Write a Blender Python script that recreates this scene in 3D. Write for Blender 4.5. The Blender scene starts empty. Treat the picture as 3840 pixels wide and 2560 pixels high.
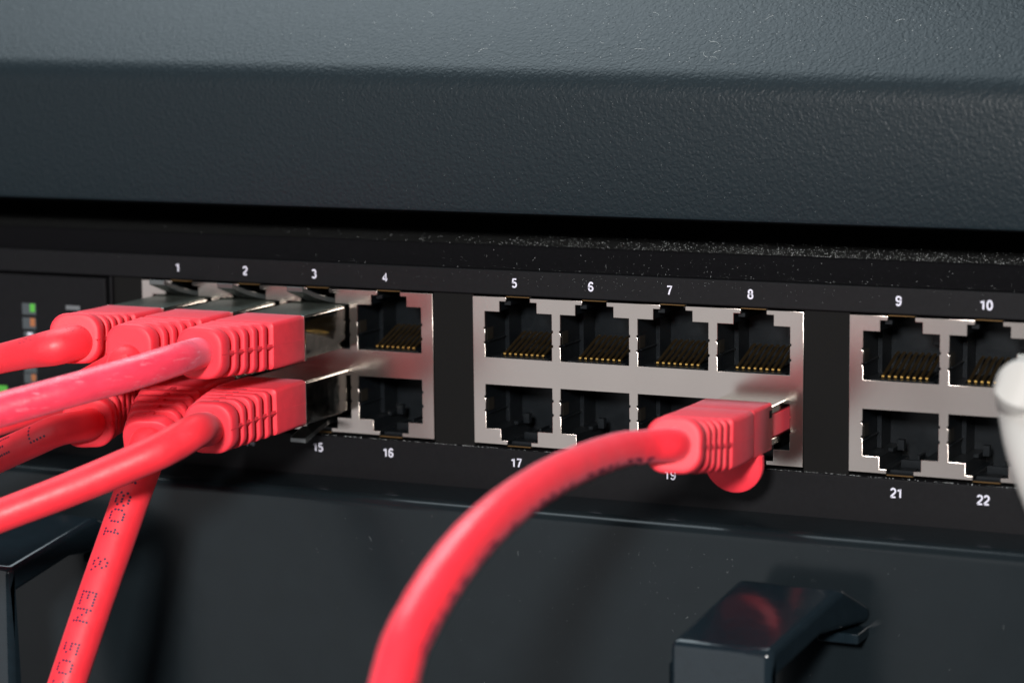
import bpy, math, random
from mathutils import Vector, Matrix
random.seed(7)
S = 0.001                      # geometry below is written in millimetres
scene = bpy.context.scene
col = scene.collection

# ------------------------------------------------------------------ camera
CAM = Vector((160.411, -384.032, 58.62))
YAW, PITCH, ROLL, FPX = 0.44367, 0.14501, -0.01138, 9569.0
F = Vector((-math.sin(YAW)*math.cos(PITCH), math.cos(YAW)*math.cos(PITCH), -math.sin(PITCH)))
R0 = F.cross(Vector((0, 0, 1))).normalized(); U0 = R0.cross(F)
R = R0*math.cos(ROLL)+U0*math.sin(ROLL); U = -R0*math.sin(ROLL)+U0*math.cos(ROLL)
cd = bpy.data.cameras.new("camera"); cam = bpy.data.objects.new("camera", cd); col.objects.link(cam)
m = Matrix.Identity(4)
for i in range(3):
    m[i][0] = R[i]; m[i][1] = U[i]; m[i][2] = -F[i]; m[i][3] = CAM[i]*S
cam.matrix_world = m
cd.sensor_width = 36; cd.lens = 36*FPX/3840
cd.clip_start = 0.01; cd.clip_end = 10
cd.dof.use_dof = True; cd.dof.focus_distance = 0.419; cd.dof.aperture_fstop = 16.0
cd.dof.aperture_blades = 0
scene.camera = cam

def ray(px, py): return F + R*(px-1920)/FPX - U*(py-1280)/FPX
def D(px, py, d): return CAM + ray(px, py)*d          # point seen at (px,py) at depth d
def at(px, py, y):
    d = ray(px, py); return CAM + d*((y-CAM[1])/d[1])

# ------------------------------------------------------------------ world and lamps
w = bpy.data.worlds.new("World"); scene.world = w; w.use_nodes = True
bg = w.node_tree.nodes["Background"]; bg.inputs[0].default_value = (0.86, 0.93, 1.0, 1); bg.inputs[1].default_value = 0.095

def area(name, loc, target, sx, sy, power, color):
    l = bpy.data.lights.new(name, 'AREA'); l.shape = 'RECTANGLE'; l.size = sx*S; l.size_y = sy*S
    l.energy = power; l.color = color
    o = bpy.data.objects.new(name, l); col.objects.link(o)
    o.location = Vector(loc)*S
    o.rotation_euler = (Vector(target)-Vector(loc)).to_track_quat('-Z', 'Y').to_euler()
    return o
area("key_lamp", (170, -640, 205), (-10, -30, -10), 70, 70, 6.7, (1.0, 0.965, 0.94))
area("overhead_softbox", (-250, 150, 520), (-30, 10, 0), 420, 420, 3.2, (0.80, 0.93, 1.0))
area("added_front_fill", (-380, -700, 60), (-20, 0, -10), 600, 700, 1.35, (0.95, 0.97, 1.0))  # added fill that brightens shield plates and red jackets; not a known lamp
scene.view_settings.view_transform = 'Standard'; scene.view_settings.look = 'None'
scene.view_settings.exposure = 0; scene.view_settings.gamma = 1

# ------------------------------------------------------------------ materials
def mat(name, color, rough=.5, metal=0., spec=.5, bump=None, coat=0., emis=None, sss=0., mottle=None, fuzz=0., rvar=0.):
    """bump = list of (kind, scale per mm, strength, distance mm); mottle = (scale, amount)"""
    ma = bpy.data.materials.new(name); ma.use_nodes = True
    nt = ma.node_tree; N = nt.nodes; L = nt.links; b = N["Principled BSDF"]
    b.inputs["Base Color"].default_value = (*color, 1); b.inputs["Roughness"].default_value = rough
    b.inputs["Metallic"].default_value = metal; b.inputs["Specular IOR Level"].default_value = spec
    b.inputs["Coat Weight"].default_value = coat; b.inputs["Coat Roughness"].default_value = .15
    if sss:
        b.inputs["Subsurface Weight"].default_value = sss; b.inputs["Subsurface Scale"].default_value = .0012
        b.inputs["Subsurface Radius"].default_value = (1, .25, .2)
    if fuzz:
        b.inputs["Sheen Weight"].default_value = fuzz; b.inputs["Sheen Tint"].default_value = (1, .55, .7, 1); b.inputs["Sheen Roughness"].default_value = .45
    if emis:
        b.inputs["Emission Color"].default_value = (*emis[0], 1); b.inputs["Emission Strength"].default_value = emis[1]
    g = N.new("ShaderNodeNewGeometry")
    mp = N.new("ShaderNodeVectorMath"); mp.operation = 'SCALE'; mp.inputs[3].default_value = 1000.0   # metres -> mm
    L.new(g.outputs["Position"], mp.inputs[0])
    last = None
    for kind, sc, st, di in (bump or []):
        if kind == 'noise':
            t = N.new("ShaderNodeTexNoise"); t.inputs["Scale"].default_value = sc; t.inputs["Detail"].default_value = 3; out = t.outputs[0]
        elif kind == 'coat':       # wrinkled powder coat
            t0 = N.new("ShaderNodeTexNoise"); t0.inputs["Scale"].default_value = sc*.8; t0.inputs["Detail"].default_value = 2
            L.new(mp.outputs[0], t0.inputs["Vector"])
            ad = N.new("ShaderNodeVectorMath"); ad.operation = 'MULTIPLY_ADD'
            ad.inputs[1].default_value = (1.1,)*3
            L.new(t0.outputs["Color"], ad.inputs[0]); L.new(mp.outputs[0], ad.inputs[2])
            t = N.new("ShaderNodeTexVoronoi"); t.feature = 'SMOOTH_F1'; t.inputs["Scale"].default_value = sc; t.inputs["Smoothness"].default_value = .8
            L.new(ad.outputs[0], t.inputs["Vector"]); out = t.outputs["Distance"]
        elif kind == 'brush':
            t = N.new("ShaderNodeTexNoise"); t.inputs["Scale"].default_value = sc; out = t.outputs[0]
        if kind != 'coat': L.new(mp.outputs[0], t.inputs["Vector"])
        bn = N.new("ShaderNodeBump"); bn.inputs["Strength"].default_value = st; bn.inputs["Distance"].default_value = di*S
        L.new(out, bn.inputs["Height"])
        if last: L.new(last.outputs[0], bn.inputs["Normal"])
        last = bn
    if last: L.new(last.outputs[0], b.inputs["Normal"])
    if mottle:
        t = N.new("ShaderNodeTexNoise"); t.inputs["Scale"].default_value = mottle[0]; t.inputs["Detail"].default_value = 5
        L.new(mp.outputs[0], t.inputs["Vector"])
        mx = N.new("ShaderNodeMix"); mx.data_type = 'RGBA'
        mx.inputs[6].default_value = (*[c*(1-mottle[1]) for c in color], 1); mx.inputs[7].default_value = (*[min(1, c*(1+mottle[1])) for c in color], 1)
        rr = N.new("ShaderNodeMapRange"); rr.inputs[1].default_value = .3; rr.inputs[2].default_value = .7
        L.new(t.outputs[0], rr.inputs[0]); L.new(rr.outputs[0], mx.inputs[0]); L.new(mx.outputs[2], b.inputs["Base Color"])
        if rvar:
            r2 = N.new("ShaderNodeMapRange"); r2.inputs[1].default_value = .3; r2.inputs[2].default_value = .7
            r2.inputs[3].default_value = rough-rvar; r2.inputs[4].default_value = rough+rvar
            L.new(t.outputs[0], r2.inputs[0]); L.new(r2.outputs[0], b.inputs["Roughness"])
    return ma

def scuffed(ma, amount, stretch, pale, lo=.62):
    """pale scuff streaks mixed over the base colour of a cable"""
    nt = ma.node_tree; N = nt.nodes; L = nt.links; b = N["Principled BSDF"]
    g = N.new("ShaderNodeNewGeometry"); mp = N.new("ShaderNodeMapping"); mp.inputs["Scale"].default_value = stretch
    L.new(g.outputs["Position"], mp.inputs[0])
    t = N.new("ShaderNodeTexNoise"); t.inputs["Scale"].default_value = 1000.; t.inputs["Detail"].default_value = 8; t.inputs["Roughness"].default_value = .7
    L.new(mp.outputs[0], t.inputs["Vector"])
    r = N.new("ShaderNodeMapRange"); r.inputs[1].default_value = lo; r.inputs[2].default_value = lo+.12; r.inputs[4].default_value = amount
    L.new(t.outputs[0], r.inputs[0])
    mx = N.new("ShaderNodeMix"); mx.data_type = 'RGBA'
    src = b.inputs["Base Color"]
    if src.links: L.new(src.links[0].from_socket, mx.inputs[6])
    else: mx.inputs[6].default_value = src.default_value
    mx.inputs[7].default_value = (*pale, 1)
    L.new(r.outputs[0], mx.inputs[0]); L.new(mx.outputs[2], b.inputs["Base Color"])
    return ma

M = {}
RED = (0.88, 0.033, 0.055)
M['boot'] = scuffed(mat('red_rubber', RED, .55, bump=[('noise', 9., .3, .04), ('noise', 1.2, .15, .1)], mottle=(.5, .06), sss=.15, fuzz=.08), .3, (.5, .5, .5), (.95, .35, .4), .68)
M['cable'] = scuffed(mat('red_jacket', (0.88, 0.029, 0.046), .5, bump=[('noise', .5, .25, .25), ('noise', 6, .1, .04)], mottle=(.3, .05), sss=.15, fuzz=.1, rvar=.08), .3, (.12, .12, .55), (.95, .4, .45), .64)
M['sheen'] = mat('shiny_red_jacket', (0.88, 0.028, 0.046), .3, bump=[('noise', .45, .3, .3)], mottle=(.3, .05), sss=.15, fuzz=.25)
M['scuff'] = scuffed(mat('scuffed_red_jacket', (0.86, 0.045, 0.09), .36, bump=[('noise', .5, .3, .3), ('noise', 6, .15, .05)], mottle=(.3, .1), sss=.15, fuzz=.35, rvar=.1), .42, (.25, .25, 1.8), (.95, .5, .58), .57)
M['white'] = mat('white_rubber', (.40, .39, .37), .4, bump=[('noise', 3, .1, .05)])
M['plate'] = mat('nickel_shield', (.385, .338, .31), .23, 1., bump=[('noise', 9., .08, .02)], mottle=(.12, .02))
M['shell'] = mat('plug_shell_steel', (.66, .64, .58), .13, 1., bump=[('noise', .6, .12, .2)], mottle=(.8, .1), rvar=.05)
M['bezel'] = mat('black_bezel_paint', (.0065, .0065, .0075), .5, bump=[('noise', 7, .12, .03)], mottle=(1.5, .12), spec=.12)
M['housing'] = mat('black_housing', (.0045, .006, .0075), .35, mottle=(1, .2), bump=[('noise', 2, .1, .05)], spec=.22)
M['matte'] = mat('matte_black', (.006, .006, .006), .8, spec=.1)
M['inner'] = mat('unlit_inner_metal', (.05, .05, .05), .7, spec=.2)
M['ledge'] = mat('dusty_ledge_paint', (.016, .017, .017), .6, spec=.2, mottle=(.4, .3))
M['foil'] = mat('shell_foil_top', (.24, .27, .24), .4, 1., bump=[('noise', 3.5, .7, .09)], mottle=(1.5, .2))
M['coat'] = mat('powder_coat_grey', (.0082, .0142, .0182), .46, bump=[('coat', 1.7, .6, .15), ('noise', 6, .12, .03)], mottle=(2, .1), spec=.2)
M['gloss'] = mat('glossy_dark_panel', (.0074, .0108, .013), .22, spec=.2, bump=[('noise', .12, .1, .5)], mottle=(.2, .06))
M['handle'] = mat('glossy_handle', (.007, .0125, .017), .13, spec=.42, bump=[('noise', .25, .12, .4)], mottle=(.5, .1))
M['gold'] = mat('gold_contact', (.60, .38, .11), .4, 1.)
M['wire'] = mat('shaded_gold_wire', (.22, .15, .07), .45, 1.)  # same gold, darkened: the shade behind the lit tips is put into the colour
M['copper'] = mat('copper_edge', (.16, .09, .03), .5, .6)
M['ink'] = mat('white_print', (.62, .62, .72), .6)
M['greyink'] = mat('grey_print', (.12, .13, .14), .6)
M['dots'] = mat('purple_ink_dots', (.05, .008, .04), .5)
M['latch'] = mat('smoky_clear_latch', (.05, .055, .055), .12, spec=.8)
M['dust'] = mat('dust_specks', (.75, .8, .8), .7)
M['window'] = mat('indicator_window', (.045, .055, .06), .3)
M['green'] = mat('green_led', (.06, .3, .03), .3, emis=((.12, .9, .04), .09))
M['orange'] = mat('orange_led', (.30, .10, .03), .3, emis=((.9, .25, .03), .03))

# ------------------------------------------------------------------ mesh helpers
class MB:
    def __init__(s): s.v = []; s.f = []
    def add(s, vs, fs):
        n = len(s.v); s.v += [Vector(v) for v in vs]; s.f += [tuple(i+n for i in f) for f in fs]; return s
    def hexa(s, p):            # 8 points: bottom 4 (ccw), top 4
        return s.add(p, [(3, 2, 1, 0), (4, 5, 6, 7), (0, 1, 5, 4), (1, 2, 6, 5), (2, 3, 7, 6), (3, 0, 4, 7)])
    def box(s, x0, x1, y0, y1, z0, z1):
        return s.hexa([(x0, y0, z0), (x1, y0, z0), (x1, y1, z0), (x0, y1, z0), (x0, y0, z1), (x1, y0, z1), (x1, y1, z1), (x0, y1, z1)])
    def loft(s, rings, cap=True):
        n = len(rings[0]); base = len(s.v)
        for r in rings: s.v += [Vector(p) for p in r]
        for i in range(len(rings)-1):
            for j in range(n):
                a = base+i*n+j; b = base+i*n+(j+1) % n
                s.f.append((a, b, b+n, a+n))
        if cap:
            s.f.append(tuple(base+j for j in reversed(range(n)))); s.f.append(tuple(base+(len(rings)-1)*n+j for j in range(n)))
        return s
    def build(s, name, material, parent=None, smooth=False, bevel=0, origin=None, seg=2):
        me = bpy.data.meshes.new(name)
        o0 = world_origin(parent) if origin is None else Vector(origin)
        me.from_pydata([tuple((v-o0)*S) for v in s.v], [], s.f)
        me.materials.append(material)
        import bmesh
        bm = bmesh.new(); bm.from_mesh(me); bmesh.ops.recalc_face_normals(bm, faces=bm.faces); bm.to_mesh(me); bm.free()
        ob = bpy.data.objects.new(name, me); col.objects.link(ob)
        if parent:
            ob.parent = parent
            if origin is not None: ob.location = (Vector(origin)-world_origin(parent))*S
        elif origin is not None: ob.location = Vector(origin)*S
        if smooth:
            for p in me.polygons: p.use_smooth = True
            me.set_sharp_from_angle(angle=math.radians(40))
        if bevel:
            b = ob.modifiers.new('bevel', 'BEVEL'); b.width = bevel*S; b.segments = seg; b.limit_method = 'ANGLE'; b.angle_limit = math.radians(40)
            b.harden_normals = True
            for p in me.polygons: p.use_smooth = True
            me.set_sharp_from_angle(angle=math.radians(40))
        return ob
ORG = {}
def world_origin(o):
    p = Vector((0, 0, 0))
    while o is not None:
        p += Vector(o.location)/S; o = o.parent
    return p
def thing(name, label, cat, loc, group=None, kind=None):
    o = bpy.data.objects.new(name, None); col.objects.link(o); o.location = Vector(loc)*S
    o.empty_display_size = .01
    o['label'] = label; o['category'] = cat
    if group: o['group'] = group
    if kind: o['kind'] = kind
    return o
def instance(src, offset, parent=None):
    c = src.copy(); col.objects.link(c)
    if parent is not None: c.parent = parent
    c.location = Vector(src.location) + Vector(offset)*S
    return c

def curve_mesh(name, polys, y, thick, bevel, material, parent, holes=()):
    """flat shape in the XZ plane, front face at y, with rounded edges"""
    cu = bpy.data.curves.new(name, 'CURVE'); cu.dimensions = '2D'; cu.fill_mode = 'BOTH'
    for pts in list(polys)+list(holes):
        sp = cu.splines.new('POLY'); sp.points.add(len(pts)-1); sp.use_cyclic_u = True
        for i, p in enumerate(pts): sp.points[i].co = (p[0], p[1], 0, 1)
    cu.extrude = max(thick/2-bevel, 0.001); cu.bevel_depth = bevel; cu.bevel_resolution = 2; cu.offset = -bevel
    tmp = bpy.data.objects.new('tmp', cu); col.objects.link(tmp)
    dg = bpy.context.evaluated_depsgraph_get(); me = bpy.data.meshes.new_from_object(tmp.evaluated_get(dg))
    bpy.data.objects.remove(tmp); bpy.data.curves.remove(cu)
    o0 = world_origin(parent)
    for v in me.vertices:
        x, z, t = v.co; v.co = Vector((x-o0[0], (y+thick/2)-t-o0[1], z-o0[2]))*S
    me.name = name; me.materials.clear(); me.materials.append(material)
    for p in me.polygons: p.use_smooth = True
    me.set_sharp_from_angle(angle=math.radians(50))
    ob = bpy.data.objects.new(name, me); col.objects.link(ob); ob.parent = parent
    return ob

def arc(cx, cy, rx, ry, a0, a1, n=10):
    return [(cx+rx*math.cos(math.radians(a0+(a1-a0)*k/n)), cy+ry*math.sin(math.radians(a0+(a1-a0)*k/n))) for k in range(n+1)]
DIG = {  # strokes in a box about 0.62 wide and 1 high
 '0': [arc(.31, .5, .23, .42, 0, 360, 20)],
 '1': [[(.10, .72), (.24, .80), (.36, .93), (.36, .07)]],
 '2': [arc(.31, .68, .22, .24, 165, -30)+[(.38, .42), (.16, .22), (.07, .07)], [(.07, .08), (.54, .08)]],
 '3': [arc(.29, .71, .21, .21, 150, -80), arc(.29, .30, .24, .22, 80, -150)],
 '4': [[(.42, .07), (.42, .92), (.06, .32), (.06, .29), (.58, .29)]],
 '5': [[(.52, .91), (.16, .91), (.11, .50)], arc(.29, .33, .23, .25, 140, -150)],
 '6': [arc(.30, .31, .22, .23, 0, 360, 16), [(.08, .34)]+arc(.33, .52, .25, .40, 180, 40)],
 '7': [[(.06, .90), (.55, .90), (.36, .55), (.22, .07)]],
 '8': [arc(.31, .71, .19, .20, 0, 360, 16), arc(.31, .29, .23, .22, 0, 360, 16)],
 '9': [arc(.32, .69, .22, .23, 0, 360, 16), [(.54, .66)]+arc(.29, .48, .25, .40, 0, -140)]}
def text_mesh(name, txt, x, z, y, h, material, parent, wt=.085):
    mb = MB(); adv = .66; wtot = len(txt)*adv-.04
    for ci, ch in enumerate(txt):
        for st in DIG[ch]:
            cu = [(p[0]+ci*adv-wtot/2, p[1]-.5) for p in st]
            rings = []; n = len(cu)
            for k, (px, pz) in enumerate(cu):
                a = cu[max(0, k-1)]; b = cu[min(n-1, k+1)]
                tx, tz = b[0]-a[0], b[1]-a[1]; l = math.hypot(tx, tz) or 1; nx, nz = -tz/l, tx/l
                rings.append([(x+(px+nx*wt*q)*h, y-t, z+(pz+nz*wt*q)*h) for q, t in ((1, 0), (.85, .012), (-.85, .012), (-1, 0), (0, -.02))])
            mb.loft(rings)
    return mb.build(name, material, parent)

# ------------------------------------------------------------------ layout constants (mm)
PITCHX, DB, HW = 13.97, 66.47, 6.17
ZT, T0, T1, B0, B1, ZB = 3.96, 1.41, -6.40, -11.08, -18.60, -21.27
XC = lambda b, i: b*DB+(i-1.5)*PITCHX
EDGE = 1.5*PITCHX+8.47
XL, XR = -300., 190.

# ================================================================== upper unit
cover = thing('equipment_cover', 'dark grey powder-coated chassis with a sloped textured top, above the black switch', 'equipment chassis', (-40, 0, 18))
def sheet_profile(mb, prof, x0, x1, dz0=None):
    n = len(prof); pts = []
    for k, x in enumerate((x0, x1)):
        for j, (y, z) in enumerate(prof):
            e = (dz0[j] if dz0 else 0)*(-(x+0)/90.)
            pts.append((x, y, z+e))
    fs = [(j, j+1, j+1+n, j+n) for j in range(n-1)]
    return mb.add(pts, fs)
R_ = 1.6
prof = [(60, 17.9), (.9, 17.9), (.25, 18.15), (0, 18.8)]
dz = [0, 0, 0, 0]
prof += [(0, 37.2)]; dz += [1.]
for k in range(1, 9):
    a = math.radians(55)*k/8; prof.append((6.5*(1-math.cos(a)), 37.2+6.5*math.sin(a))); dz.append(1.)
y9, z9 = prof[-1]; L9 = 50
prof.append((y9+L9*math.cos(math.radians(35)), z9+L9*math.sin(math.radians(35)))); dz.append(1.)
prof.append((150, prof[-1][1]+2)); dz.append(1.)
mb = MB(); sheet_profile(mb, prof, XL, XR, dz); mb.build('cover_panel', M['coat'], cover, smooth=True)
MB().box(XL, XR, 60, 64, 11, 45).build('rear_plate', M['inner'], cover)

# ================================================================== switch
switch = thing('network_switch', 'black rack network switch with rows of numbered metal-framed ports', 'network switch', (0, 0, -30))
BZ = -0.5        # front face of the bezel
xcut0 = at(425, 1100, 0)[0]; xled = at(402, 1150, 0)[0]
ztop, zbot = 8.6, -30.2
# the front face: four sheets butted round the long cut-out
def bz(name, x0, x1, z0, z1, mt=M['bezel'], y0=BZ, y1=4., bev=.25):
    return MB().box(x0, x1, y0, y1, z0, z1).build(name, mt, switch, bevel=bev)
bz('top_strip', XL, XR, 4.35, ztop)
bz('bottom_strip', XL, XR, zbot, -21.9)
bz('indicator_panel', XL, xled, -21.4, 3.9, y0=-.42)
bz('panel_post', xled+.9, xcut0, -21.9, 4.35, y0=-.5)
bz('recess_back', xled, xled+.9, -21.9, 4.35, M['matte'], y0=1.2, y1=3.4)
# raised concave lip and dusty ledge behind
prof = [(1.0, 8.6)]
for k in range(9):
    a = math.radians(90)*k/8; prof.append((1.0+3.4*(1-math.cos(a))*1.0+.15*k, 8.0+3.9*math.sin(a)**1.3 if k else 8.3))
prof = [(1.2, 8.0), (1.25, 8.45), (1.9, 8.75), (3.2, 9.3), (4.6, 10.0), (6.0, 10.75), (7.2, 11.45), (7.7, 11.72), (8.2, 11.85)]
mb = MB(); sheet_profile(mb, prof, XL, XR); mb.build('sloped_lip', M['bezel'], switch, smooth=True)
MB().add([(XL, 8.2, 11.85), (XR, 8.2, 11.85), (XR, 60, 11.5), (XL, 60, 11.5)], [(0, 1, 2, 3)]).build('top_ledge', M['ledge'], switch)
MB().box(XL, XR, 20, 22, -30, 8).build('inner_wall', M['matte'], switch)

# shield plates with the port cut-outs
def notch(xc, up):
    """outline of one opening, from the plate edge inwards and back, left to right for the top row"""
    if up: e, ms, sh, fl = ZT+.3, 3.2, T0, T1
    else: e, ms, sh, fl = ZB-.3, -20.55, B1, B0
    s = -1 if up else 1
    n1, n2 = (-1.3, -3.75) if up else (-13.4, -15.8)
    left = [(-2.2, e), (-2.2, ms), (-3.4, ms), (-3.4, sh), (-HW, sh), (-HW, n1 if up else n2)]
    h = .34
    def nib(z): return [(-HW, z+s*0), (-HW-.22, z+s*.05), (-HW-.22, z+s*h), (-HW, z+s*(h+.05))]
    za, zb = (n1, n2) if up else (n2, n1)
    left = left[:5]+nib(za)+nib(zb)+[(-HW, fl)]
    right = [(-x, z) for x, z in reversed(left)]
    return [(xc+x, z) for x, z in left+right]
def plate(b):
    top = []
    for i in range(4): top += notch(XC(b, i), True)
    bot = []
    for i in range(4): bot += notch(XC(b, i), False)
    c = b*DB
    # clip the slot mouths to the plate edge
    top = [(x, min(z, ZT)) for x, z in top]; bot = [(x, max(z, ZB)) for x, z in bot]
    pts = [(c-EDGE, ZB), (c-EDGE, ZT)] + top + [(c+EDGE, ZT), (c+EDGE, ZB)] + list(reversed(bot))
    return curve_mesh('jack_shield', [pts], 0.0, .45, .08, M['plate'], switch)
pin_proto = None
def socket(b, i, up):
    global pin_proto
    xc = XC(b, i); fl, ce = (T1, T0) if up else (B1, B0)       # floor and ceiling of the wide part (floor = z low)
    hw = HW+.12; y0, y1 = .46, 13.0
    zlo, zhi = (T1-.1, T0+.1) if up else (B1-.1, B0+.1)
    mb = MB()
    # side walls, floor, ceiling, rear wall of the housing (hollow)
    if up:
        mb.box(xc-hw-.4, xc-hw, y0, y1, zlo, zhi); mb.box(xc+hw, xc+hw+.4, y0, y1, zlo, zhi)
        mb.box(xc-hw-.4, xc+hw+.4, y0, y1, zlo-.5, zlo)
        mb.box(xc-hw-.4, xc-3.5, y0, y1, zhi, ZT); mb.box(xc+3.5, xc+hw+.4, y0, y1, zhi, ZT)
        mb.box(xc-3.5, xc-2.3, y0, y1, 3.3, ZT); mb.box(xc+2.3, xc+3.5, y0, y1, 3.3, ZT)
        mb.box(xc-2.3, xc+2.3, y0, y1, ZT-.02, ZT+.3)
        mb.box(xc-hw-.4, xc+hw+.4, y1, y1+.5, zlo-.5, ZT+.3)
        # guide rail on the left wall, pocket edge, comb in front of the contacts
        mb.box(xc-hw, xc-hw+.35, y0+.6, y1, -3.95, -3.7); mb.box(xc-hw, xc-hw+.8, 8., y1, zlo, zhi)
        mb.box(xc-5.2, xc+5.2, y0+.3, 2.0, zlo, zlo+.25)
        mb.box(xc+2.6, xc+5., 9, y1, -1.5, zhi)
        mb.box(xc-3.0, xc-1.8, 1.0, 1.9, 2.5, 3.2); mb.box(xc-2.9, xc-2.5, 2.0, y1, 2.3, 3.2)
        for k in range(9): mb.box(xc-4.17+k*1.02-.12-.0, xc-4.17+k*1.02+.0, 2.4, 9.6, zlo, zlo+.55)
    else:
        mb.box(xc-hw-.4, xc-hw, y0, y1, zlo, zhi); mb.box(xc+hw, xc+hw+.4, y0, y1, zlo, zhi)
        mb.box(xc-hw-.4, xc+hw+.4, y0, y1, zhi, zhi+.5)
        mb.box(xc-hw-.4, xc-3.5, y0, y1, ZB, zlo); mb.box(xc+3.5, xc+hw+.4, y0, y1, ZB, zlo)
        mb.box(xc-3.5, xc-2.3, y0, y1, ZB, -20.65); mb.box(xc+2.3, xc+3.5, y0, y1, ZB, -20.65)
        mb.box(xc-2.3, xc+2.3, y0, y1, ZB-.3, ZB+.02)
        mb.box(xc-hw-.4, xc+hw+.4, y1, y1+.5, ZB-.3, zhi+.5)
        mb.box(xc-hw, xc-hw+.35, y0+.6, y1, -16.3, -16.05); mb.box(xc-hw, xc-hw+.8, 8., y1, zlo, zhi)
        mb.box(xc-2.6, xc-1.5, 7.2, 8.4, zlo, zlo+1.7); mb.box(xc-3.6, xc-2.8, 5.5, 10, zlo, zlo+.6)
        mb.box(xc-1.2, xc+2.6, 4.5, 5.0, ZB, ZB+1.6); mb.box(xc-2.0, xc+1.9, 1.2, 3.8, ZB, ZB+.55)
        mb.box(xc+1.2, xc+1.6, 5.5, 9, ZB+1.2, ZB+2.2)
    so = mb.build('port_socket', M['housing'], switch, bevel=.06, seg=1)
    zc = -2.55 if up else -14.65
    MB().box(xc-hw, xc-hw+.09, .9, 3.3, zc-1.1, zc+1.0).build('spring_tab', M['tab'], so, bevel=.03, seg=1)
    ze = ZT+.12 if up else ZB-.12
    MB().box(xc-2.15, xc+2.15, -.12, .5, ze-.045, ze+.045).build('copper_lip', M['copper'], so)
    if up and (b, i) not in ((-1, 0), (-1, 1)):
        for k in range(8):
            x = xc-3.57+k*1.02
            if pin_proto is None:
                mb = MB(); hx = .23
                # tip, then a wire that rises to the rear
                path = [(2.1, T1+.42), (2.5, T1+.55), (3.1, T1+.72), (9.4, T1+2.9), (10.6, T1+3.1)]
                rings = []
                for (y, z) in path: rings.append([(x-hx, y, z-.16), (x+hx, y, z-.16), (x+hx, y, z+.16), (x-hx, y, z+.16)])
                mb.loft(rings)
                pin_proto = mb.build('contact_pin', M['wire'], so, origin=(x, 2.1, T1), bevel=.05, seg=1)
                pin_proto.data.materials.append(M['gold'])
                for p in pin_proto.data.polygons:
                    if p.center[1] < .3*S: p.material_index = 1
            else:
                c = pin_proto.copy(); col.objects.link(c); c.parent = so
                c.location = (Vector((x, 2.1, T1))-world_origin(so))*S
    return so
M['tab'] = mat('shield_spring_tab', (.03, .026, .02), .4, .5)
M['gold2'] = M['gold']
for b in (-1, 0, 1):
    plate(b)
    for i in range(4):
        socket(b, i, True); socket(b, i, False)
# dividers of the black recess between the shields
edges = [xcut0] + [v for b in (-1, 0, 1) for v in (b*DB-EDGE, b*DB+EDGE)] + [XR]
for k in range(0, len(edges), 2):
    MB().box(edges[k]+.02, edges[k+1]-.02, .35, 3., -21.9, 4.35).build('divider', M['matte'], switch)
# printed port numbers
for b in (-1, 0, 1):
    for i in range(4):
        n = (b+1)*4+i+1
        text_mesh('port_number', str(n), XC(b, i)-.35, 6.5, BZ-.012, 1.62, M['ink'], switch)
        text_mesh('port_number', str(n+12), XC(b, i)-.35, -24.1, BZ-.012, 1.62, M['ink'], switch)
# indicator lights on the left
YI = -.42
def ind(px0, py0, px1, py1, led, lp=None):
    a = at(px0, py1, YI); c = at(px1, py0, YI)
    o = MB().box(a[0], c[0], YI-.05, YI+.4, a[2], c[2]).build('indicator_window', M['window'], switch, bevel=.05)
    if led:
        wdt = c[0]-a[0]
        MB().box(c[0]-wdt*.42, c[0]-wdt*.06, YI-.12, YI+.1, a[2]+.25*(c[2]-a[2]), c[2]-.08).build('indicator_light', M[led], o, bevel=.08)
ind(84, 1138, 134, 1178, 'green'); ind(86, 1192, 134, 1232, 'orange'); ind(90, 1244, 132, 1262, None)
ind(92, 1376, 138, 1396, None); ind(92, 1402, 138, 1436, 'orange')
for px0, py0, px1, py1, mt in ((248, 1147, 300, 1160, 'greyink'), (-6, 1446, 28, 1476, 'green'), (104, 1247, 122, 1257, 'ink')):
    a = at(px0, py1, YI); c = at(px1, py0, YI)
    MB().box(a[0], c[0], YI-.09, YI-.01, a[2], c[2]).build('indicator_light' if mt == 'green' else 'printed_mark', M[mt], switch, bevel=.02)

# ================================================================== lower unit
YP = -12.0
lower = thing('lower_rack_unit', 'glossy dark panel of the rack unit below the switch, with two pull handles', 'rack unit', (-40, YP, -90))
zJ = at(1600, 1925, YP)[2]
prof = [(YP, -140), (YP, zJ)]
for k in range(1, 9):
    a = math.radians(90)*k/8; prof.append((YP+2.6*(1-math.cos(a)), zJ+2.2*math.sin(a)))
prof += [(-1.5, zJ+2.5), (-.9, zJ+2.45), (18, zJ+2.3)]
mb = MB(); sheet_profile(mb, prof, XL, XR); mb.build('front_panel', M['gloss'], lower, smooth=True)
MB().box(XL, XR, 18, 20, -45, -30.5).build('rear_plate', M['matte'], lower)

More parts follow.
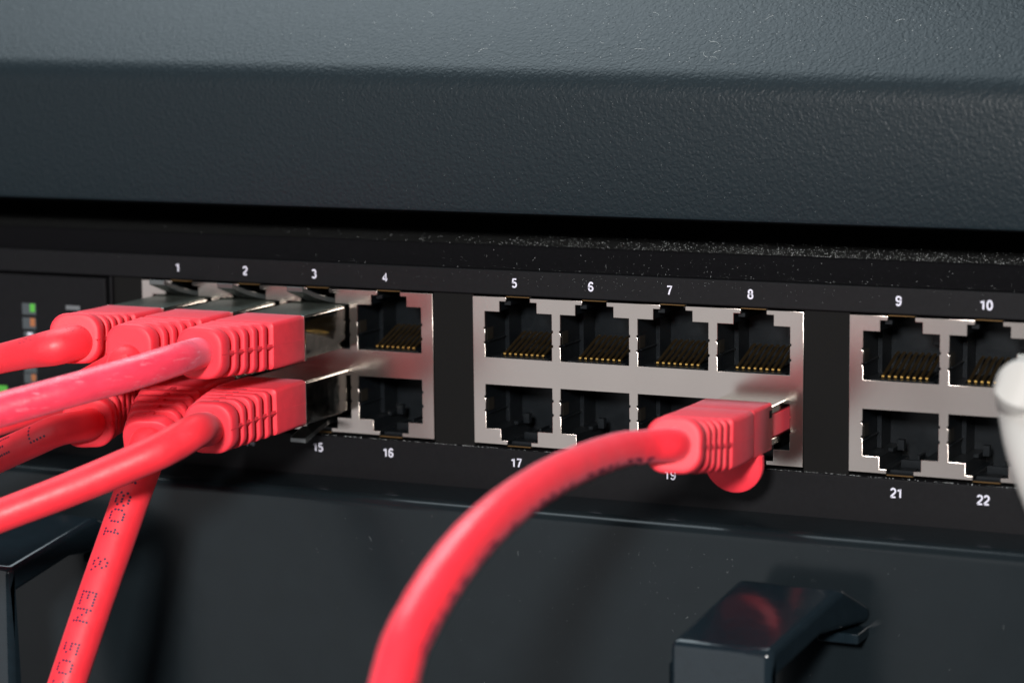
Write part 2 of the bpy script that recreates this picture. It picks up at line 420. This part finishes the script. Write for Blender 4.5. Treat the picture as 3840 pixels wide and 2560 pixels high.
def atx(px, py, x):
    d = ray(px, py); return CAM + d*((x-CAM[0])/d[0])
def handle(dx):
    tip_, peak_, front_ = at(3268, 2272, YP), at(3165, 2205, -20.), at(2893, 2445, -39.5)
    XS = tip_[0]
    tip, peak, front = [(p[1], p[2]) for p in (tip_, peak_, front_)]
    under = atx(3140, 2387, XS-1); low = atx(3040, 2560, XS-1); f2 = at(3268, 2332, YP)
    P_ = [(YP+.2, tip[1]), (peak[0], peak[1]), (front[0], front[1]), (front[0]-1.2, front[1]-45),
          (low[1]+2, front[1]-45), (low[1], low[2]), (under[1], under[2]), (YP+.2, f2[2])]
    xl0 = at(2508, 2411, front[0])[0]; xl1 = at(2768, 2175, peak[0])[0]
    def xleft(y):
        t = (y-peak[0])/(front[0]-peak[0]); return xl1+(xl0-xl1)*max(0, min(1, t))
    def xright(y):
        if y > peak[0]: return tip_[0]+(peak_[0]-tip_[0])*min(1, (YP+.2-y)/(YP+.2-peak[0]))
        return peak_[0]+(front_[0]-peak_[0])*min(1, (y-peak[0])/(front[0]-peak[0]))
    n = len(P_)
    vs = [(xleft(y)+dx, y, z) for y, z in P_]+[(xright(y)+dx, y, z) for y, z in P_]
    fs = [tuple(range(n)), tuple(reversed(range(n, 2*n)))]+[(j, (j+1) % n, (j+1) % n+n, j+n) for j in range(n)]
    h_ = MB().add(vs, fs).build('pull_handle', M['handle'], lower, bevel=1.2, seg=4)
    # lower flange of the foot, set apart from it by a narrow gap
    g1 = at(3262, 2347, YP)[2]; g0 = at(3262, 2386, YP)[2]
    MB().box(XS+dx-7, XS+dx-.35, -17.5, YP+.1, g0, g1).build('foot_flange', M['handle'], h_, bevel=.3)
    return h_, front[0]
_, yfr_ = handle(0)
handle(at(35, 2165, yfr_)[0]-at(2893, 2445, yfr_)[0])

# ================================================================== cables
def rrect(a, b, r, n=6):
    r = min(r, a*.999, b*.999); pts = []
    for cx, cz, a0 in ((a-r, b-r, 0), (-a+r, b-r, 90), (-a+r, -b+r, 180), (a-r, -b+r, 270)):
        for k in range(n+1):
            t = math.radians(a0+90*k/n); pts.append((cx+r*math.cos(t), cz+r*math.sin(t)))
    return pts
class Axis:
    """centre line of a plug: starts at (x,y0,z) and runs towards -Y, bending by (ex,ez) at its end"""
    def __init__(s, x, y0, z, L, end=None, s0=5.):
        s.x, s.y0, s.z, s.L, s.s0 = x, y0, z, L, s0
        s.ex, s.ez = (0, 0) if end is None else (end[0]-x, end[2]-z)
    def c(s, t):
        k = max(0, (t-s.s0)/(s.L-s.s0)); k = k**1.6
        return Vector((s.x+s.ex*k, s.y0-t, s.z+s.ez*k))
    def ring(s, t, a, b, r):
        c = s.c(t); d = (s.c(t+.3)-s.c(t-.3)).normalized()
        up = Vector((0, 0, 1)); up = (up-d*up.dot(d)).normalized(); rt = up.cross(d)*-1
        if rt.x < 0: rt = -rt
        return [c+rt*p+up*q for p, q in rrect(a, b, r)]
def lerp(a, b, t): return a+(b-a)*t
def boot_section(t, L, W=5.85, H=3.95):
    if t < 10: k = 0
    else: k = min(1, (t-10)/(L-10))
    return lerp(W, 4.15, k**.9), lerp(H, 4.15, k), lerp(.75, 3.0, k**1.3)
def make_boot(ax, root, material, L=25.3, name='boot', scale=1.0, round_=0.):
    def boot_size(t, L):
        a, b, r = boot_section(t, L); return a, b, lerp(r, min(a, b), round_)
    mb = MB(); rings = []
    # solid block
    for t, ins in ((0, .25), (.12, .08), (.35, 0), (5, 0), (9.8, 0), (10.5, .06), (10.75, .35), (10.8, .9)):
        a, b, r = boot_size(t, L); rings.append(ax.ring(t, (a-ins)*scale, (b-ins)*scale, r))
    mb.loft(rings)
    # inner core
    rings = []
    for j in range(12):
        t = lerp(10.5, L-1.5, j/11); a, b, r = boot_size(t, L); rings.append(ax.ring(t, (a-1.3)*scale, (b-1.3)*scale, max(.4, r-.8)))
    mb.loft(rings)
    # spines that bridge the grooves: both sides and top / bottom centre
    for sx, sz, hw, hh in ((1, 0, .75, .36), (-1, 0, .75, .36), (0, 1, .5, .75), (0, -1, .5, .75)):
        rings = []
        for j in range(14):
            t = lerp(10.4, L-1.6, j/13); a, b, r = boot_size(t, L)
            c = ax.c(t); d = (ax.c(t+.3)-ax.c(t-.3)).normalized(); up = Vector((0, 0, 1)); up = (up-d*up.dot(d)).normalized(); rt = up.cross(d); rt = rt if rt.x > 0 else -rt
            o = c+rt*sx*(a*scale-.9)+up*sz*(b*scale-.9)
            rings.append([o+rt*p+up*q for p, q in ((hw, hh), (-hw, hh), (-hw, -hh), (hw, -hh))])
        mb.loft(rings)
    # moulding seam on the sides of the block
    for sx in (1, -1):
        rings = []
        for j in range(8):
            t = lerp(.3, L-.3, j/7); a, b, r = boot_size(t, L); c = ax.c(t)
            o = c+Vector((sx*(a*scale), 0, 0)); rings.append([o+Vector((p, 0, q)) for p, q in ((.05, .0), (0, .07), (-.1, 0), (0, -.07))])
        mb.loft(rings)
    bo = mb.build(name, material, root, smooth=True)
    def rib(t0, t1, nm, rd=.22):
        rings = []
        for t, ins in ((t0, .8), (t0, rd), (t0+rd*.3, rd*.35), (t0+rd, 0), (t1-rd, 0), (t1-rd*.3, rd*.35), (t1, rd), (t1, .8)):
            a, b, r = boot_size(t, L); rings.append(ax.ring(t, (a-ins)*scale, (b-ins)*scale, max(.4, r-ins*.5)))
        MB().loft(rings).build(nm, material, bo, smooth=True)
    g0 = 10.85; step = (L-1.2-g0)/5.
    for k in range(4):
        a_ = g0+step*k+1.42; rib(a_, g0+step*(k+1), 'rib')
    rib(g0+step*4+1.3, L, 'end_flange', .32)
    return bo

def catmull(P_, n=8):
    out = []
    Q = [P_[0]*2-P_[1]]+P_+[P_[-1]*2-P_[-2]]
    for i in range(1, len(Q)-2):
        for k in range(n):
            t = k/n; a, b, c, d = Q[i-1], Q[i], Q[i+1], Q[i+2]
            out.append(.5*((2*b)+(c-a)*t+(2*a-5*b+4*c-d)*t*t+(3*b-a-3*c+d)*t**3))
    out.append(P_[-1]); return out
class Tube:
    def __init__(s, pts, wob=0., seed=0, squash=1.):
        """pts: list of (Vector, radius)"""
        rnd = random.Random(seed)
        P4 = [Vector((*p, r)) for p, r in pts]; q = catmull(P4, 10)
        s.p = [Vector(v[:3]) for v in q]; s.r = [v[3]*(1+wob*math.sin(i*1.9+seed)+wob*.7*rnd.uniform(-1, 1)) for i, v in enumerate(q)]
        s.l = [0]
        for i in range(1, len(s.p)): s.l.append(s.l[-1]+(s.p[i]-s.p[i-1]).length)
    def frame(s, i):
        a = s.p[max(0, i-1)]; b = s.p[min(len(s.p)-1, i+1)]; d = (b-a).normalized()
        view = (CAM-s.p[i]).normalized()
        n = (view-d*view.dot(d)).normalized(); return d, n, d.cross(n)
    def build(s, name, material, root, n=40):
        mb = MB(); rings = []
        prev = None
        for i in range(len(s.p)):
            d, nn, bb = s.frame(i)
            rings.append([s.p[i]+(nn*math.cos(2*math.pi*k/n)+bb*math.sin(2*math.pi*k/n))*s.r[i] for k in range(n)])
        mb.loft(rings); return mb.build(name, material, root, smooth=True)
    def surf(s, l, ang, lift=.015):
        i = 1
        while i < len(s.l)-1 and s.l[i] < l: i += 1
        t = (l-s.l[i-1])/(s.l[i]-s.l[i-1]); c = s.p[i-1].lerp(s.p[i], t); r = lerp(s.r[i-1], s.r[i], t)
        d, n, b = s.frame(i-1 if t < .5 else i)
        v = n*math.cos(ang)+b*math.sin(ang)
        return c+v*(r+lift), v, d, r
GL = {  # 5 x 5 dot-matrix glyphs, rows top to bottom
 '0': ["01110", "10001", "10001", "10001", "01110"], '1': ["00100", "01100", "00100", "00100", "01110"][:5],
 '5': ["11110", "10000", "11100", "00010", "11100"], '7': ["11111", "00001", "00010", "00100", "00100"],
 '3': ["11110", "00001", "01110", "00001", "11110"], '8': ["01110", "10001", "01110", "10001", "01110"],
 '&': ["01100", "10010", "01100", "10010", "01101"], 'E': ["11111", "10000", "11100", "10000", "11111"],
 'N': ["10001", "11001", "10101", "10011", "10001"], 'I': ["01110", "00100", "00100", "00100", "01110"],
 'S': ["01111", "10000", "01110", "00001", "11110"], 'O': ["01110", "10001", "10001", "10001", "01110"],
 'C': ["01111", "10000", "10000", "10000", "01111"], '/': ["00001", "00010", "00100", "01000", "10000"],
 '6': ["01110", "10000", "11110", "10001", "01110"], 'L': ["10000", "10000", "10000", "10000", "11111"],
 '-': ["00000", "00000", "01110", "00000", "00000"], 'D': ["11110", "10001", "10001", "10001", "11110"],
 'T': ["11111", "00100", "00100", "00100", "00100"], 'P': ["11110", "10001", "11110", "10000", "10000"], ' ': ["00000"]*5}
def dots(tube, txt, l0, ang0, pitch, rad, parent, rev=False, flip=False, adv=7.):
    mb = MB(); x = 0.
    for ch in txt:
        for r_, row in enumerate(GL[ch]):
            for c_, v in enumerate(row):
                if v != '1': continue
                l = l0+(x+c_)*pitch*(-1 if rev else 1)
                off = (2-r_)*pitch*(-1 if flip else 1)
                if l < 0 or l > tube.l[-1]: continue
                p, nrm, d, rr = tube.surf(l, 0.)
                a = ang0+off*1.12/rr; l += random.uniform(-.03, .03)
                p, nrm, d, rr = tube.surf(l, a)
                t = nrm.cross(d).normalized(); k = 8
                vs = [p+nrm*.012]+[p+(d*math.cos(6.283*j/k)+t*math.sin(6.283*j/k))*rad for j in range(k)]
                mb.add(vs, [(0, 1+j, 1+(j+1) % k) for j in range(k)])
        x += adv if ch != ' ' else adv
    if mb.v: return mb.build('ink_print', M['dots'], parent)

def shell(x, up, root, ybk=6., yfr=-14.9, z0=None):
    z0 = z0 if z0 is not None else (-2.6 if up else -13.7)
    # a plug nose: narrower below (top row) / above, with chamfered long edges
    a, b = 5.75, 3.75
    ch = .9
    sgn = 1 if up else -1
    prof = [(-a, b-.25), (-a+.25, b), (a-.25, b), (a, b-.25), (a, -b+1.9), (a-ch*.5, -b+1.2), (a-ch*.6, -b+.1), (-a+ch*.6, -b+.1), (-a+ch*.5, -b+1.2), (-a, -b+1.9)]
    if not up: prof = [(-a, b-.3), (-a+.3, b), (a-.3, b), (a, b-.3), (a, -b+.3), (a-.3, -b), (-a+.3, -b), (-a, -b+.3)]
    prof = [(p, q*sgn) for p, q in prof]
    rings = [[(x+p*k, y, z0+q*k) for p, q in prof] for y, k in ((yfr, 1.0), (ybk, 1.0))]
    o = MB().loft(rings).build('plug_shell', M['shell'], root, bevel=.12)
    if up: MB().box(x-5.4, x+5.4, yfr+.5, ybk-.3, z0+3.6, z0+3.81).build('foil_strip', M['foil'], root, bevel=.05)
    MB().box(x-5.95, x+5.95, yfr-.3, yfr+.15, z0-3.9, z0+3.9).build('shell_rim', M['shell'], root, bevel=.12)
    return o
def latch(x, up, root, z_in=None, ytip=-8.):
    s = 1 if up else -1
    base = 1.5 if up else -18.7
    P_ = [(4, base-.3*s), (0, base+.55*s), (-3.5, base+1.6*s), (ytip, base+(3.2 if up else 2.9)*s)]
    mb = MB(); rings = []
    for k, (y, z) in enumerate(P_):
        hw = (2.9, 2.4, 1.7, 1.6)[k]; th = .45
        rings.append([(x-hw, y, z-th), (x+hw, y, z-th), (x+hw, y, z+th), (x-hw, y, z+th)])
    mb.loft(rings); return mb.build('latch_lever', M['latch'], root, bevel=.15)

def net_cable(b, i, up, label, flange_px, path, material='cable', L=25.3, yfront=-14.8, group='red network cables', bootmat='boot', with_shell=True, wob=0., name='network_cable', cat='network cable', off=(0, 0)):
    x = XC(b, i); z = -2.6 if up else -13.55
    root = thing(name, label, cat, (x, 0, z), group)
    end = at(*flange_px, yfront-L)
    ax = Axis(x, yfront, z, L, end)
    bo = make_boot(ax, root, M[bootmat], L, round_=.9 if bootmat == 'white' else 0.)
    if with_shell:
        shell(x, up, root, yfr=yfront); latch(x, up, root)
    c1 = ax.c(L-4); c2 = ax.c(L)
    o_ = Vector((off[0], 0, off[1])); c1 = c1+o_; c2 = c2+o_
    r0 = path[0][3]*path[0][2]/FPX
    pts = [(c1, r0), (c2+(c2-c1)*.1, r0)]
    for (px, py, d, r) in path: pts.append((D(px, py, d), r*d/FPX))
    tb = Tube(pts, wob, seed=i*3+b)
    cb = tb.build('cable_jacket', M[material], root)
    return root, tb, cb, bo, ax

# top row
C1 = net_cable(-1, 0, True, 'leftmost red cable in the top row, its ribbed boot plugged under number 1', (278, 1268),
          [(196, 1304, 417, 68), (112, 1320, 421, 61), (0, 1345, 426, 56), (-160, 1388, 430, 55), (-420, 1470, 436, 55)], off=(0, -.8))
r2 = net_cable(-1, 1, True, 'red cable plugged under number 2, squeezed between its two neighbours in the top row', (482, 1312),
          [(455, 1372, 418, 62), (400, 1402, 420, 62), (230, 1490, 426, 60), (0, 1572, 432, 60), (-300, 1660, 440, 60)], off=(-.4, -1.9))
r3 = net_cable(-1, 2, True, 'scuffed pinkish-red cable plugged under number 3, right of the top bundle', (745, 1325),
          [(660, 1349, 402, 61), (497, 1400, 396, 63), (250, 1468, 391, 64), (0, 1537, 388, 66), (-300, 1622, 384, 66)], material='scuff')
# bottom row
r13 = net_cable(-1, 0, False, 'red cable in the bottom row, lowest behind the bundle at far left, in shadow', (330, 1588),
          [(221, 1612, 418, 60), (120, 1655, 420, 60), (0, 1709, 424, 60), (-300, 1850, 432, 60)])
r14 = net_cable(-1, 1, False, 'red cable that hangs steeply down with dotted purple lettering along it', (556, 1664),
          [(545, 1720, 415, 70), (500, 1842, 411, 71), (427, 2050, 407, 71), (352, 2262, 403, 71), (252, 2560, 398, 71), (180, 2780, 395, 71)])
r15 = net_cable(-1, 2, False, 'red cable plugged above number 15, running left over the hanging cable', (780, 1606),
          [(735, 1615, 402, 66), (650, 1664, 399, 68), (553, 1712, 397, 67), (276, 1828, 395, 65), (0, 1934, 394, 63), (-300, 2050, 393, 63)])
# plug in port 20: longer moulded plug with a collar and a round thumb tab
r20 = net_cable(0, 3, False, 'blurred red cable plugged in alone at the right, arching down to the bottom edge', (2525, 1668),
          [(2420, 1674, 372, 64), (2300, 1693, 366, 68), (2090, 1778, 352, 75), (1873, 1926, 338, 83), (1694, 2118, 327, 88), (1540, 2370, 318, 89), (1478, 2560, 314, 90), (1430, 2800, 310, 90)],
          yfront=-15.5, with_shell=False, wob=.006, material='sheen')
root, tb, cb, bo, ax = r20
x = XC(0, 3); z = -13.55
MB().loft([[(x+p, y, z+q) for p, q in rrect(a, b_, .5)] for y, a, b_ in ((-15.4, 5.75, 3.85), (-7.2, 5.75, 3.85), (-7.0, 5.6, 3.7))]).build('plug_collar', M['boot'], root, smooth=True)
MB().box(x-5.3, x+5.2, -7.1, 5, z-2.2, z+1.6).build('plug_nose', M['cable'], root, bevel=.3)
MB().box(x-5.35, x+5.35, -7.05, 5, z+1.7, z+3.1).build('contact_block', M['shell'], root, bevel=.25)
MB().box(x-5.3, x+5.1, -7.05, 4.9, z-3.5, z-2.3).build('nose_base', M['shell'], root, bevel=.2)
MB().box(x+5.55, x+5.8, -8.4, -7.3, z+1.5, z+2.7).build('side_slot', M['matte'], root)
# thumb tab: a D-shaped tongue hanging below the boot
pts = []
tw, th_ = 4.9, 6.3
for k in range(21):
    a = math.pi*k/20; pts.append((-tw*math.cos(a), -(th_-tw)-tw*math.sin(a)*1.0))
pts = [(-tw, 0)]+pts+[(tw, 0)]
mb = MB(); n = len(pts)
def tabp(p, q, t): return (x+1.3+p, -13.3+t+(-q)*.12, z-3.7+q)
rr = []
for t, k in ((0, .93), (.3, 1.), (1.1, 1.), (1.4, .93)): rr.append([tabp(p*k, q*(k if q < 0 else 1), t) for p, q in pts])
mb.loft(rr).build('thumb_tab', M['boot'], root, smooth=True)

# dotted lettering on the jackets
def l_at(tube, axis, val):
    """arc length at which the tube's centre shows at pixel value val (axis 0 = x, 1 = y)"""
    best = None
    for i in range(21, len(tube.p)):
        v = tube.p[i]-CAM; dd = v.dot(F); p = (1920+FPX*v.dot(R)/dd, 1280-FPX*v.dot(U)/dd)[axis]
        if best is None or abs(p-val) < best[0]: best = (abs(p-val), tube.l[i])
    return best[1]
root, tb, cb, bo, ax = r14
dots(tb, '11801 & EN 50173', l_at(tb, 1, 1850)-2*5.7*.5+1.7, .42, .5, .235, cb, flip=True, adv=5.7)
root, tb, cb, bo, ax = r13
dots(tb, 'E L', l_at(tb, 0, 30), .5, .6, .21, cb, rev=True, adv=6.)
root, tb, cb, bo, ax = C1
dots(tb, '0500 586', l_at(tb, 0, 110), .95, .28, .09, cb, rev=True, adv=6.)
root, tb, cb, bo, ax = r20
dots(tb, 'ISO/IEC 11801 & EN 50173 ISO/IEC 11801', 9.5, -1.22, .5, .27, cb, flip=False, adv=6.)

# white cable at the right edge
wroot = net_cable(1, 2, True, 'white cable with a rounded white boot cut off by the right edge', (3842, 1458),
          [(3850, 1515, 358, 110), (3868, 1640, 353, 106), (3912, 1780, 349, 108), (3985, 1960, 346, 108), (4090, 2200, 343, 108)],
          yfront=-14, L=25, material='white', bootmat='white', group='white network cables')

# ================================================================== dust
def dust(n_list):
    mb = MB()
    rnd = random.Random(11)
    def speck(p, nrm, r):
        nrm = Vector(nrm).normalized(); t = nrm.orthogonal().normalized(); b = nrm.cross(t); a = rnd.uniform(0, 6.28)
        t, b = t*math.cos(a)+b*math.sin(a), b*math.cos(a)-t*math.sin(a)
        p = Vector(p)+nrm*r*.5
        mb.add([p+t*r, p+b*r*.7, p-t*r*.8, p-b*r, p+nrm*r, p-nrm*r*.5], [(0, 1, 4), (1, 2, 4), (2, 3, 4), (3, 0, 4), (1, 0, 5), (2, 1, 5), (3, 2, 5), (0, 3, 5)])
    # the ledge above the ports
    for _ in range(2300):
        x = rnd.gauss(25, 45) if _ % 3 else rnd.choice((-20, 4, 18, 31, 45, 60))+rnd.gauss(0, 5); y = 8.3+abs(rnd.gauss(0, 1))*9
        if y < 40: speck((x, y, 11.85-(y-8.2)*.007), (0, 0, 1), rnd.choice((.018, .025, .03, .045, .065)))
    for _ in range(420):       # lip
        x = rnd.gauss(0, 38); k = rnd.random()**2
        speck((x+12, 1.6+5.6*k, 8.62+2.75*k), (0, -.5, .85), rnd.choice((.015, .02, .025, .05)))
    for _ in range(170):       # bezel face near the top edge
        speck((rnd.gauss(0, 40), BZ-.01, 8.3-abs(rnd.gauss(0, 1.3))), (0, -1, 0), rnd.uniform(.02, .04))
    for _ in range(500):       # lower rim of the recess
        speck((rnd.uniform(-60, 85), BZ+rnd.uniform(.1, .4), -21.88), (0, -.3, 1), rnd.uniform(.025, .07))
    for _ in range(520):       # sloped top of the cover
        x = rnd.gauss(5, 45); k = rnd.uniform(1, 24)
        speck((x, y9+k*.82, z9+k*.573-x/90.), (0, -.57, .82), rnd.uniform(.03, .075))
    for _ in range(260):       # cover face
        speck((rnd.gauss(0, 30), -.01, rnd.uniform(18.5, 39)), (0, -1, 0), rnd.uniform(.02, .045))
    for _ in range(330):       # lower panel
        x = rnd.gauss(2, 26); z = zJ-abs(rnd.gauss(0, 11))
        speck((x, YP-.01, z), (0, -1, 0), rnd.choice((.012, .015, .02, .04)))
    # dust on the left handle
    for _ in range(150):
        p = at(rnd.uniform(-20, 330), rnd.uniform(1990, 2150), YP); 
    def lint(p, u, v, nrm, L, r=.012):
        a0 = rnd.uniform(0, 6.28); cur = rnd.uniform(-1.2, 1.2); p = Vector(p); u = Vector(u); v = Vector(v); nrm = Vector(nrm); rings = []
        for k in range(9):
            a = a0+cur*k/8*2; d = u*math.cos(a)+v*math.sin(a); p = p+d*L/8; sd = nrm.cross(d)
            q = p+nrm*(.02+.05*math.sin(k/8*3.1))
            rings.append([q+sd*r, q+nrm*r, q-sd*r])
        mb.loft(rings)
    cu_ = Vector((0, .819, .574)); cn_ = Vector((0, -.574, .819))
    for _ in range(16):
        x = rnd.gauss(5, 35); k = rnd.uniform(1, 20)
        lint((x, y9+k*.82, z9+k*.573-x/90.), (1, 0, 0), cu_, cn_, rnd.uniform(.5, 2.2))
    for _ in range(6): lint((rnd.gauss(5, 30), YP-.02, zJ-rnd.uniform(1, 22)), (1, 0, 0), (0, 0, 1), (0, -1, 0), rnd.uniform(.4, 1.0), .007)
    o = mb.build('dust', M['dust'])
    o['label'] = 'fine white dust specks on the ledge above the ports and on the dark surfaces'; o['category'] = 'dust'; o['kind'] = 'stuff'
dust(None)
